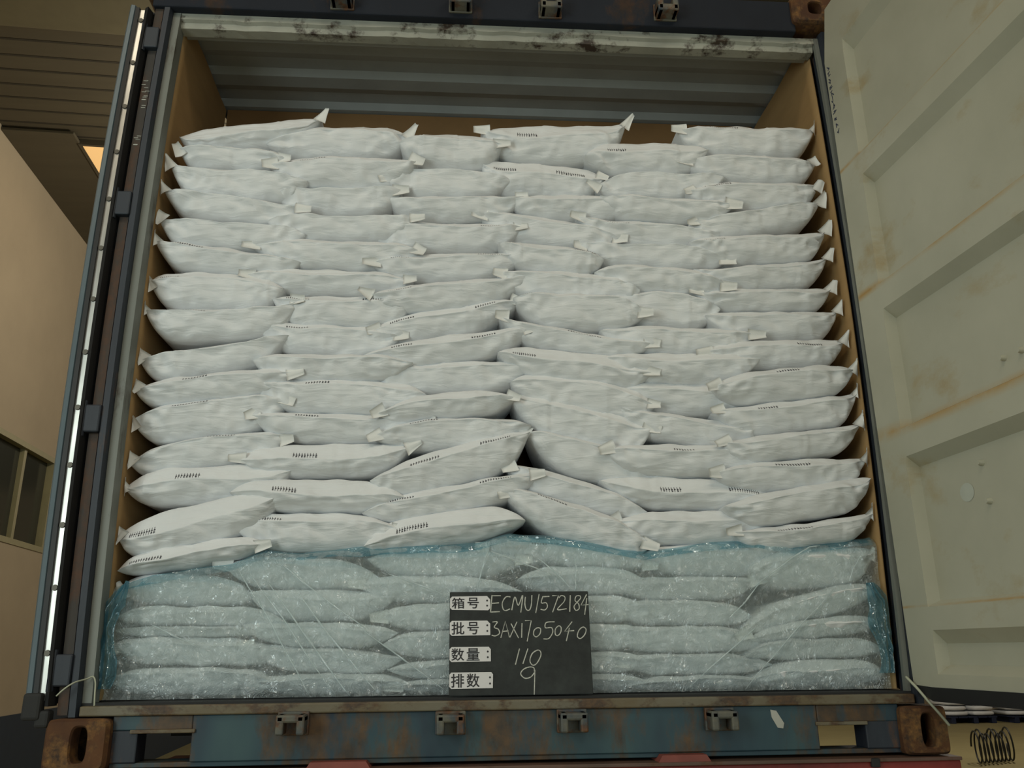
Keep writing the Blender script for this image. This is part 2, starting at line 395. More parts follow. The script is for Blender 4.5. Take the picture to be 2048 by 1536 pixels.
bolt_ = MB(); bolt_.box(1.02, 1.045, -.064, -.05, -.20, -.176, .003); bolt_.build('catch', M['under'], truck)

# ---------------------------------------------------------------- the container
box_ = empty('shipping_container', (0, 0.3, -.155))
tag(box_, 'old blue shipping container with open doors, loaded with white sacks', 'shipping container')
CL = 6.0
MB().box(-1.20, 1.20, -.005, CL, -.03, -.0005).build('container_floor', M['under'], box_)
# roof panel: pressed across the length every 0.21 m
ys = [0.03]; prof = [(0.03, 2.392)]
y = .17
while y < CL - .3:
    prof += [(y, 2.392), (y + .03, 2.413), (y + .15, 2.413), (y + .21 - .028, 2.392)] if False else [(y, 2.414), (y + .022, 2.390), (y + .09, 2.390), (y + .15, 2.414)]
    y += .215
prof += [(CL, 2.392)]
n_ = len(prof)
vs = [(-1.2, a, b_) for a, b_ in prof] + [(1.2, a, b_) for a, b_ in prof] + [(-1.2, a, b_ + .004) for a, b_ in prof] + [(1.2, a, b_ + .004) for a, b_ in prof]
fs = []
for i in range(n_ - 1):
    fs += [(i, i + 1, n_ + i + 1, n_ + i), (2 * n_ + i, 3 * n_ + i, 3 * n_ + i + 1, 2 * n_ + i + 1)]
link('roof_panel', vs, fs, M['roof'], box_)
# corrugated side panels and the far end wall
for sd in (-1, 1):
    mb = MB(); pts = []
    y = .05; k = 0
    while y < CL:
        pts += [(y, 1.222), (y + .07, 1.222), (y + .11, 1.252), (y + .18, 1.252)]; y += .22
    outer = [(a, b_) for a, b_ in pts]; inner = [(a, b_ - .004) for a, b_ in reversed(pts)]
    poly = [(sd * b_, a) for a, b_ in outer]
    vs = [(x_, y_, 0.0) for x_, y_ in poly] + [(x_, y_, 2.40) for x_, y_ in poly]
    q = len(poly)
    mb.add(vs, [(i, i + 1, q + i + 1, q + i) for i in range(q - 1)])
    mb.build('side_panel', M['blue'], box_)
MB().box(-1.25, 1.25, CL, CL + .03, -.03, 2.42).build('end_wall', M['blue'], box_)
# rear frame posts: pale sealing strip, dark post, rusted outer flange
for sd in (-1, 1):
    p = MB(); bowed_bar(p, sd, 1.170 if sd < 0 else 1.180, 1.1955, -.004, .05 if sd < 0 else .012, 0, 2.335)
    p.build('door_jamb_strip', M['pale'], box_)
    p = MB(); bowed_bar(p, sd, 1.1955, 1.226, -.03, .06, -.035, 2.345, prof=[(1.1955, -.012), (1.201, -.03), (1.219, -.03), (1.226, -.016), (1.226, .06), (1.1955, .06)])
    p.build('corner_post', M['post'], box_)
    if sd < 0:
        p = MB(); bowed_bar(p, sd, 1.2265, 1.2545, -.018, .06, -.03, 2.345)
        p.build('hinge_post', M['rust_dark'], box_)
        for zc in (2.20, 1.545, .812, .088):
            h = MB()
            xx = -(1.25 + bow(zc))
            h.box(xx - .030, xx + .030, -.040, .02, zc - .043, zc + .043, .005)
            h.cyl((xx - .022, -.034, zc - .055), (0, 0, 1), .010, .11, 12)
            h.build('hinge', M['post'], box_)
# header: blue front with four cradles, pale chipped lip below
MB().box(-1.26, 1.10, -.035, .05, 2.337, 2.474, .006).build('door_header', M['blue'], box_)
lipm = MB()
L_ = 60; vs = []; fs = []
rng = random.Random(5)
for i in range(L_ + 1):
    x_ = -1.178 + 2.356 * i / L_
    j = rng.uniform(-.003, .003)
    for (yy, zz) in ((.0, 2.337), (.0, 2.312 + j), (.012, 2.305 + j), (.018, 2.286 + j * .6), (.06, 2.286), (.06, 2.337)):
        vs.append((x_, yy, zz))
for i in range(L_):
    for k in range(6): fs.append((i * 6 + k, i * 6 + (k + 1) % 6, i * 6 + 6 + (k + 1) % 6, i * 6 + 6 + k))
fs += [tuple(range(6)), tuple(range(L_ * 6 + 5, L_ * 6 - 1, -1))]
link('header_lip', vs, fs, M['lip'], box_)
MB().box(-1.24, 1.24, .062, .10, 2.305, 2.42).build('roof_header_rail', M['roof'], box_)
def cam_keeper(x, z, w, h, down, name):
    """U-shaped cradle for a locking bar"""
    k = MB()
    d0, d1 = -.095, -.03
    k.box(x - w / 2, x - w / 2 + .022, d0, d1, z, z + h, .005)
    k.box(x + w / 2 - .022, x + w / 2, d0, d1, z, z + h, .005)
    if down: k.box(x - w / 2, x + w / 2, d0, d1 + .01, z, z + h * .45, .006)
    else: k.box(x - w / 2, x + w / 2, d0, d1 + .01, z + h * .6, z + h, .006)
    k.box(x - w / 2 - .004, x + w / 2 + .004, -.042, -.028, z - .004, z + h + .006, .003)
    k.build(name, M['lug'], box_)
for x, z in ((-.59, 2.352), (-.162, 2.360), (.168, 2.352), (.600, 2.362)): cam_keeper(x, z, .078, .062, True, 'header_lock_keeper')
for x, z in ((-.607, -.086), (-.172, -.092), (.171, -.092), (.598, -.094)): cam_keeper(x, z, .078, .052, False, 'sill_lock_keeper')
# sill: pale rusty top edge, streaked blue face with two openings
MB().box(-1.19, 1.19, -.032, .006, -.034, -.007, .004).build('sill_edge', M['edge'], box_)
s_ = MB()
def plate_with_gap():
    # front plate cut around the two openings
    for x0, x1, z0, z1 in ((-.885, .893, -.155, -.034), (-1.10, -.885, -.072, -.034), (.893, 1.14, -.082, -.034)):
        s_.box(x0, x1, -.020, .012, z0, z1, .003)
    s_.box(-1.10, 1.14, -.012, .08, -.168, -.155, .002)
plate_with_gap()
s_.build('door_sill', M['sill'], box_)
for x0, x1 in ((-1.10, -1.03), (1.035, 1.14)):
    MB().box(x0, x1, -.018, .06, -.156, -.072, .004).build('sill_end_plate', M['post'], box_)
for x0, x1, z0 in ((-1.05, -.875, -.078), (.885, 1.04, -.088)):
    MB().box(x0, x1, -.027, -.012, z0 - .002, z0 + .008, .002).build('opening_rim', M['edge'], box_)
MB().box(-1.05, 1.05, .35, .40, -.118, -.03).build('cross_member', M['under'], box_)
stk = MB(); stk.prism([(.755, -.045), (.772, -.048), (.792, -.082), (.788, -.096), (.772, -.094), (.757, -.066)], -.0225, -.0195)
stk.build('sticker', M['rag'], box_)
def casting(x0, x1, z0, z1, y0, y1, top):
    """corner casting: a rounded block with an oval hole through its front face"""
    n = 32; cx = (x0 + x1) / 2; cz = (z0 + z1) / 2
    cx += .008 if not top else 0
    outer = []; inner = []
    hw, hh = (.021, .046) if not top else (.026, .026)
    for i in range(n):
        a = 2 * math.pi * (i + .5) / n
        ca, sa = math.cos(a), math.sin(a)
        e = .22
        ox = (x0 + x1) / 2 + (x1 - x0) / 2 * math.copysign(abs(ca) ** e, ca)
        oz = (z0 + z1) / 2 + (z1 - z0) / 2 * math.copysign(abs(sa) ** e, sa)
        e2 = .6
        outer.append((ox, oz)); inner.append((cx + hw * math.copysign(abs(ca) ** e2, ca), cz + hh * math.copysign(abs(sa) ** e2, sa)))
    vs = []; bv = .012
    rings = []
    def ring(pts, y, sh=0.0):
        s = len(vs)
        for (px, pz) in pts:
            vs.append((px + ((x0 + x1) / 2 - px) * sh, y, pz + ((z0 + z1) / 2 - pz) * sh))
        rings.append(s)
    ring(inner, y0 + .06, -.0); ring(inner, y0 + .006); 
    big = [(cx + (p[0] - cx) * 1.18, cz + (p[1] - cz) * 1.1) for p in inner]
    ring(big, y0); ring(outer, y0, .10); ring(outer, y0 + bv, 0); ring(outer, y1, 0)
    fs = []
    for a, b_ in zip(rings, rings[1:]):
        for i in range(n): fs.append((a + i, a + (i + 1) % n, b_ + (i + 1) % n, b_ + i))
    fs.append(tuple(rings[-1] + i for i in range(n)))
    return link('corner_casting', vs, fs, M['rust'], box_)
casting(-1.268, -1.098, -.172, -.038, -.05, .13, False)
casting(1.133, 1.272, -.172, -.040, -.05, .13, False)
casting(1.085, 1.262, 2.365, 2.492, -.06, .12, True)
casting(-1.30, -1.13, 2.40, 2.53, -.06, .12, True)
# left door, swung right round and lying along the container side: only its edge shows
dl = MB(); bowed_bar(dl, -1, 1.288, 1.336, -.022, 1.12, .0, 2.33, prof=[(1.262, -.006), (1.336, -.022), (1.336, 1.12), (1.275, 1.12), (1.262, 1.0)])
door_l = dl.build('container_door', M['post'], box_)
tag(door_l, 'left door folded back, only its edge with the sealing strip in view')
p = MB(); bowed_bar(p, -1, 1.313, 1.336, -.040, -.012, .0, 2.33, prof=[(1.313, -.030), (1.318, -.040), (1.329, -.043), (1.336, -.034), (1.336, -.012), (1.313, -.012)])
p.build('door_edge_rail', M['door_edge'], door_l)
p = MB(); bowed_bar(p, -1, 1.300, 1.313, -.042, -.012, -.005, 2.32); bowed_bar(p, -1, 1.262, 1.281, -.048, -.006, -.005, 2.32, prof=[(1.262, -.02), (1.268, -.048), (1.281, -.040), (1.281, -.006), (1.262, -.006)])
p.build('door_gasket', M['rubber'], door_l)
p = MB(); bowed_bar(p, -1, 1.281, 1.300, -.034, -.012, .01, 2.315)
p.build('gasket_retainer', M['steel'], door_l)
for k in range(13):
    zc = 2.27 - k * .178
    bb = MB(); bb.cyl((-(1.2905 + bow(zc)), -.030, zc), (0, -1, 0), .010, .008, 12, .008)
    bb.build('bolt', M['bolt'], door_l)
bb = MB(); bb.box(-1.335, -1.285, -.056, -.02, -.04, .03, .008); bb.box(-1.30, -1.262, -.05, -.01, -.06, -.015, .008); bb.build('door_foot_bracket', M['under'], door_l)
mk = MB(); rng = random.Random(3)
for k in range(9):
    zc = 2.03 - k * .020 - (0.10 if k > 5 else 0)
    xx = -(1.240 + bow(zc))
    for q in range(2):
        dx, dz = rng.uniform(-.008, .008), rng.uniform(-.008, .008)
        mk.box(xx + dx - .007, xx + dx + .007, -.0195, -.0182, zc + dz - .001, zc + dz + .001)
mk.build('stencilled_mark', M['rag'], box_)
# right door, standing open toward the camera; local frame s (along), o (outward), z
DP = Vector((1.197, -.06, 0)); DS = Vector((.063, -.998, 0)); DO = Vector((.998, .063, 0))
def D(s, o, z): return DP + DS * s + DO * o + Vector((0, 0, z))
zs_r = [(0.012, 0), (.095, 0), (.125, 1), (.160, 1), (.185, 0), (.215, 0), (.250, 1), (.646, 1), (.678, 0), (.766, 0), (.784, 1), (1.132, 1), (1.164, 0), (1.252, 0), (1.270, 1), (1.625, 1), (1.657, 0), (1.737, 0), (1.755, 1), (2.165, 1), (2.205, 0), (2.405, 0)]
zs_r = [(0.012, 0), (.05, 0), (.075, 1), (.133, 1), (.170, 0), (.235, 0), (.253, 1)] + zs_r[7:]
DW = 1.16; DEP = .038
S_ = [(-.033, 0), (.094, 0), (.101, 1), (DW - .101, 1), (DW - .094, 0), (DW, 0)]
vs = []; fs = []
for (z, a) in zs_r:
    for (s, b_) in S_:
        top_cut = .05 if (z > 2.39 and s < 0) else 0
        vs.append(D(s + top_cut, DEP * min(a, b_), z))
nz, ns = len(zs_r), len(S_)
for i in range(nz - 1):
    for k in range(ns - 1):
        fs.append((i * ns + k, i * ns + ns + k, i * ns + ns + k + 1, i * ns + k + 1))
b0 = len(vs)
for (z, a) in zs_r:
    for (s, b_) in S_: vs.append(D(s, .055, z))
for i in range(nz - 1):
    for k in range(ns - 1):
        fs.append((b0 + i * ns + k, b0 + i * ns + k + 1, b0 + i * ns + ns + k + 1, b0 + i * ns + ns + k))
for i in range(nz - 1):
    fs.append((i * ns, b0 + i * ns, b0 + i * ns + ns, i * ns + ns)); e = ns - 1
    fs.append((i * ns + e, i * ns + ns + e, b0 + i * ns + ns + e, b0 + i * ns + e))
for k in range(ns - 1):
    fs.append((k, k + 1, b0 + k + 1, b0 + k)); t = (nz - 1) * ns
    fs.append((t + k, b0 + t + k, b0 + t + k + 1, t + k + 1))
door_r = link('container_door', vs, fs, M['cream'], box_, origin=(0, 0, 0))
tag(door_r, 'right door standing open, cream inner face with horizontal ribs')
g = MB()
pts = [D(.06 + (DW - .06) * i / 10, -.008, -.008 + .002 * math.sin(i)) for i in range(11)]
g.add([D(-.02, .0, .018), D(.06, -.004, .014), D(DW, -.004, .014), D(DW, .06, .014), D(-.02, .06, .018), D(-.005, .0, -.005), D(.06, -.004, -.024), D(DW, -.004, -.024), D(DW, .06, -.024), D(-.005, .06, -.005)],
      [(0, 1, 6, 5), (1, 2, 7, 6), (2, 3, 8, 7), (3, 4, 9, 8), (4, 0, 5, 9), (0, 4, 3, 2, 1), (5, 6, 7, 8, 9)])
g.build('door_gasket', M['rubber'], door_r)
for s, z in ((.535, .846), (.602, .844), (.380, .599), (.385, .494)):
    bb = MB(); c = D(s, DEP, z); bb.cyl(c, -DO, .009, .014, 12, .006); bb.build('bolt', M['cream'], door_r)
mk = MB(); rng = random.Random(11)
for k in range(11):
    z = 2.17 - k * .0275; s = -.012 + k * .0006
    for q in range(3):
        a = D(s + rng.uniform(-.009, .003), -.0008, z + rng.uniform(-.008, .008)); an = rng.choice([0, 1.57, .7, 2.3])
        d1 = (DS * math.cos(an) + Vector((0, 0, 1)) * math.sin(an)) * rng.uniform(.006, .011)
        d2 = (DS * -math.sin(an) + Vector((0, 0, 1)) * math.cos(an)) * .0018
        mk.add([a - d1 - d2, a + d1 - d2, a + d1 + d2, a - d1 + d2], [(0, 1, 2, 3)])
mk.build('handwriting', M['marker'], door_r)
st = MB(); st.add([D(.298 + .030 * math.cos(a), DEP - .001, .533 + .026 * math.sin(a)) for a in [i * math.pi / 8 for i in range(16)]], [tuple(range(16))])
st.build('paint_patch', M['patch'], door_r)

# ---------------------------------------------------------------- cardboard liners
for sd, lab in ((-1, 'tan cardboard sheet lining the left side wall beside the sacks'), (1, 'tan cardboard sheet lining the right side wall beside the sacks')):
    mb = MB(); vs = []; fs = []
    ny, nz_ = 12, 20
    for lay in (0, .005):
        for i in range(ny + 1):
            y_ = .055 + (.64 - .055) * i / ny
            for k in range(nz_ + 1):
                z_ = .004 + 2.376 * k / nz_
                x_ = (1.1725 if sd < 0 else 1.1805) + bow(z_) * (1 - .25 * i / ny) + lay + .004 * noise.noise(Vector((y_ * 4, z_ * 2, sd)))
                vs.append((sd * x_, y_, z_))
    st_ = (ny + 1) * (nz_ + 1)
    for i in range(ny):
        for k in range(nz_):
            a = i * (nz_ + 1) + k
            fs.append((a, a + 1, a + nz_ + 2, a + nz_ + 1)); fs.append((st_ + a, st_ + a + nz_ + 1, st_ + a + nz_ + 2, st_ + a + 1))
    for k in range(nz_):
        fs.append((k, st_ + k, st_ + k + 1, k + 1))
    o = link('cardboard_sheet', vs, fs, M['card'], None, True, origin=(sd * 1.18, .3, 0))
    tag(o, lab, 'cardboard')
o = MB().box(-1.165, 1.165, .643, .649, .004, 2.386).build('cardboard_sheet', M['card_dark'], None, origin=(0, .645, 0))
tag(o, 'brown cardboard sheet standing upright behind the top sacks', 'cardboard')

# ---------------------------------------------------------------- sacks
SACKS = [  # stack, row from top, left tip x z, right tip x z, top z, bottom z, front y (mm), flaps, crease, under film, printed codes
 (1,0,-1144,1876,-666,1968,1940,1849,56,'nu',8,0,[]),
 (1,1,-1140,1823,-777,1791,1840,1757,51,'n-',2,0,[]),
 (1,2,-1158,1753,-698,1704,1747,1638,48,'un',1,0,[]),
 (1,3,-1172,1658,-702,1596,1639,1551,49,'u-',1,0,[]),
 (1,4,-1172,1538,-696,1501,1544,1448,48,'dn',1,0,[]),
 (1,5,-1180,1465,-707,1399,1446,1354,53,'un',2,0,[-0.44]),
 (1,6,-1184,1316,-754,1299,1357,1224,60,'-n',2,0,[-0.59]),
 (1,7,-1184,1212,-697,1257,1223,1119,54,'u-',1,0,[-0.28]),
 (1,8,-1184,1039,-729,1133,1096,999,60,'dn',1,0,[0.5]),
 (1,9,-1184,934,-691,999,998,904,50,'d-',2,0,[-0.2]),
 (1,10,-1183,837,-714,910,915,789,66,'nd',1,0,[-0.21]),
 (1,11,-1181,701,-702,782,793,689,76,'d-',1,0,[0.1]),
 (1,12,-1180,620,-691,678,695,576,65,'un',4,0,[-0.19]),
 (1,13,-1177,463,-702,608,577,442,48,'dn',5,0,[-0.59]),
 (1,14,-1168,368,-751,445,451,381,53,'nn',5,0,[-0.52]),
 (1,15,-1165,315,-786,289,360,270,86,'nn',2,1,[]),
 (1,16,-1164,234,-680,214,265,207,82,'nn',2,1,[]),
 (1,17,-1169,196,-700,191,206,176,85,'nn',1,1,[]),
 (1,18,-1168,156,-684,128,174,94,83,'nn',2,1,[]),
 (1,19,-1164,55,-687,32,88,8,80,'nn',1,1,[]),
 (2,0,-842,1864,-350,1915,1944,1823,66,'nu',2,0,[]),
 (2,1,-822,1768,-317,1797,1810,1692,49,'-d',2,0,[-0.36]),
 (2,2,-797,1658,-370,1687,1698,1598,64,'n-',1,0,[]),
 (2,3,-812,1548,-307,1575,1584,1490,53,'n-',1,0,[]),
 (2,4,-861,1457,-298,1448,1487,1382,60,'-d',2,0,[]),
 (2,5,-871,1349,-323,1342,1376,1289,61,'--',3,0,[]),
 (2,6,-775,1261,-321,1262,1281,1167,58,'n-',2,0,[-0.54,0.43]),
 (2,7,-838,1184,-350,1140,1181,1069,71,'n-',2,0,[-0.32]),
 (2,8,-821,1040,-315,1037,1068,971,49,'nn',2,0,[]),
 (2,9,-839,973,-270,934,986,864,63,'dn',2,0,[-0.16]),
 (2,10,-817,860,-262,847,870,771,69,'d-',2,0,[-0.29]),
 (2,11,-850,717,-318,756,767,659,65,'-u',5,0,[-0.16]),
 (2,12,-857,605,-329,590,648,544,48,'nn',5,0,[-0.3]),
 (2,13,-844,503,-336,491,544,428,62,'n-',2,0,[-0.48]),
 (2,14,-867,388,-407,348,410,314,88,'-n',2,1,[]),
 (2,15,-788,304,-355,289,312,218,90,'nn',3,1,[]),
 (2,16,-793,209,-343,182,214,142,79,'nn',2,1,[]),
 (2,17,-786,149,-327,109,139,68,88,'-n',1,1,[]),
 (2,18,-782,44,-294,29,66,3,88,'nn',2,1,[]),
 (3,0,-370,1879,-13,1883,1921,1792,57,'nn',2,0,[]),
 (3,1,-421,1734,19,1740,1785,1677,65,'dn',1,0,[]),
 (3,2,-411,1662,66,1680,1676,1584,72,'n-',2,0,[]),
 (3,3,-464,1529,57,1559,1573,1465,73,'n-',2,0,[0.49]),
 (3,4,-451,1403,76,1457,1449,1348,61,'-n',2,0,[-0.54,0.43]),
 (3,5,-455,1281,92,1367,1339,1235,48,'un',2,0,[-0.53]),
 (3,6,-442,1155,42,1269,1249,1142,67,'nd',3,0,[-0.5,0.45]),
 (3,7,-467,1065,84,1166,1141,1044,55,'n-',3,0,[-0.45,0.36]),
 (3,8,-453,996,89,1040,1053,942,74,'nn',2,0,[]),
 (3,9,-415,862,24,919,937,846,47,'dd',3,0,[]),
 (3,10,-424,786,75,830,854,749,57,'dn',1,0,[-0.29]),
 (3,11,-426,644,69,806,756,625,50,'nn',2,0,[-0.26,0.48]),
 (3,12,-446,542,98,669,633,539,53,'n-',2,0,[-0.48,0.42]),
 (3,13,-437,439,50,518,547,442,50,'nn',5,0,[-0.32]),
 (3,14,-428,404,50,399,434,350,82,'nn',3,1,[]),
 (3,15,-462,329,57,293,351,270,90,'-n',3,1,[]),
 (3,16,-390,228,70,232,267,189,80,'nn',3,1,[]),
 (3,17,-373,147,69,143,187,106,84,'nn',2,1,[]),
 (3,18,-356,75,84,70,104,47,90,'nn',3,1,[]),
 (3,19,-339,24,83,18,46,3,89,'nn',2,1,[]),
 (4,0,-75,1947,450,1990,1981,1836,69,'-u',4,0,[-0.3]),
 (4,1,-82,1827,363,1771,1823,1690,78,'nd',4,0,[-0.5,0.38]),
 (4,2,22,1661,461,1661,1695,1599,68,'nn',3,0,[]),
 (4,3,-82,1610,412,1524,1601,1493,77,'-n',2,0,[]),
 (4,4,-13,1486,340,1430,1484,1374,49,'nn',2,0,[0.57]),
 (4,5,-17,1371,464,1317,1383,1276,53,'nn',2,0,[]),
 (4,6,34,1275,479,1228,1299,1169,46,'n-',1,0,[-0.75]),
 (4,7,-13,1211,494,1120,1163,1081,52,'--',2,0,[0.09]),
 (4,8,-19,1079,487,1014,1087,969,46,'n-',4,0,[-0.57]),
 (4,9,24,978,496,903,1000,868,59,'n-',2,0,[]),
 (4,10,19,934,478,825,905,768,66,'n-',2,0,[]),
 (4,11,73,811,537,682,778,649,76,'un',1,0,[]),
 (4,12,9,693,458,544,658,562,76,'dn',2,0,[]),
 (4,13,-5,605,450,440,571,452,61,'dn',1,0,[-0.27]),
 (4,14,-81,439,454,379,459,383,84,'-n',3,1,[-0.15]),
 (4,15,41,338,453,311,379,293,84,'nn',3,1,[]),
 (4,16,56,247,434,250,290,206,87,'nn',2,1,[]),
 (4,17,46,165,443,161,203,125,81,'nn',2,1,[]),
 (4,18,41,92,447,87,122,58,84,'nn',2,1,[]),
 (4,19,37,25,450,19,57,3,83,'nn',2,1,[]),
 (5,0,304,1847,752,1888,1910,1788,49,'nn',4,0,[-0.41]),
 (5,1,342,1721,804,1776,1791,1689,64,'un',1,0,[-0.77,0.98]),
 (5,2,352,1680,824,1657,1684,1592,49,'n-',2,0,[]),
 (5,3,265,1602,780,1556,1591,1500,66,'-n',2,0,[-0.37]),
 (5,4,266,1492,791,1445,1506,1417,74,'--',1,0,[]),
 (5,5,322,1384,780,1337,1413,1314,58,'n-',2,0,[]),
 (5,6,360,1287,750,1260,1324,1193,77,'nn',1,0,[]),
 (5,7,332,1167,863,1157,1186,1082,58,'n-',2,0,[]),
 (5,8,331,1063,865,1067,1087,978,50,'nn',3,0,[]),
 (5,9,342,973,852,936,989,880,78,'nn',3,0,[]),
 (5,10,375,902,842,826,869,771,61,'nn',2,0,[]),
 (5,11,329,749,865,724,770,661,49,'dn',2,0,[-0.03]),
 (5,12,313,650,892,602,660,556,70,'nn',5,0,[-0.2,0.49]),
 (5,13,345,517,879,517,553,442,70,'dn',3,0,[]),
 (5,14,439,413,894,432,450,345,89,'nn',2,1,[]),
 (5,15,345,316,795,334,345,273,85,'nn',2,1,[]),
 (5,16,347,248,769,220,272,196,90,'nn',1,1,[]),
 (5,17,334,161,807,135,193,114,83,'nn',1,1,[]),
 (5,18,347,87,819,76,111,49,90,'nn',1,1,[]),
 (5,19,357,16,818,17,47,3,83,'nn',2,1,[]),
 (6,0,660,1978,1172,1993,2004,1886,68,'-u',2,0,[-0.28]),
 (6,1,671,1838,1155,1837,1877,1772,63,'-d',2,0,[]),
 (6,2,671,1710,1156,1754,1758,1656,57,'d-',2,0,[-0.46]),
 (6,3,675,1584,1154,1682,1653,1558,63,'du',1,0,[]),
 (6,4,667,1508,1157,1565,1546,1440,57,'nu',2,0,[-0.56]),
 (6,5,678,1407,1158,1465,1433,1340,66,'nu',2,0,[]),
 (6,6,674,1325,1156,1343,1341,1257,72,'-u',3,0,[]),
 (6,7,707,1234,1171,1261,1255,1150,70,'nu',2,0,[]),
 (6,8,683,1091,1169,1138,1140,1043,52,'-u',3,0,[0.4]),
 (6,9,695,960,1175,1022,1028,916,22,'du',2,0,[0.04]),
 (6,10,704,882,1184,947,919,811,43,'-u',2,0,[-0.25]),
 (6,11,710,769,1176,837,807,714,26,'du',2,0,[]),
 (6,12,682,670,1181,716,713,612,33,'-u',2,0,[-0.0]),
 (6,13,701,558,1180,651,622,514,25,'nn',2,0,[]),
 (6,14,724,481,1178,538,509,429,42,'-u',2,0,[-0.11]),
 (6,15,772,363,1175,420,430,309,58,'nn',2,1,[]),
 (6,16,731,166,1169,290,289,208,60,'nn',2,1,[]),
 (6,17,752,150,1169,198,208,153,61,'nn',3,1,[]),
 (6,18,749,103,1166,116,153,92,64,'nn',1,1,[]),
 (6,19,759,33,1164,42,89,3,67,'nn',3,1,[]),
]

STACK = {1: 'leftmost stack', 2: 'second stack from the left', 3: 'third stack from the left', 4: 'fourth stack from the left', 5: 'fifth stack from the left', 6: 'rightmost stack'}
ORD = ['topmost', 'second from the top', 'third from the top', 'fourth from the top', 'fifth from the top', 'sixth from the top', 'seventh from the top', 'eighth from the top', 'ninth from the top', 'tenth from the top', 'eleventh from the top', 'twelfth from the top', 'thirteenth from the top', 'fourteenth from the top', 'fifteenth from the top', 'sixteenth from the top']
BOT = ['lowest', 'second from the bottom', 'third from the bottom', 'fourth from the bottom', 'fifth from the bottom', 'sixth from the bottom', 'seventh from the bottom']
COUNT = {c: sum(1 for s in SACKS if s[0] == c) for c in STACK}

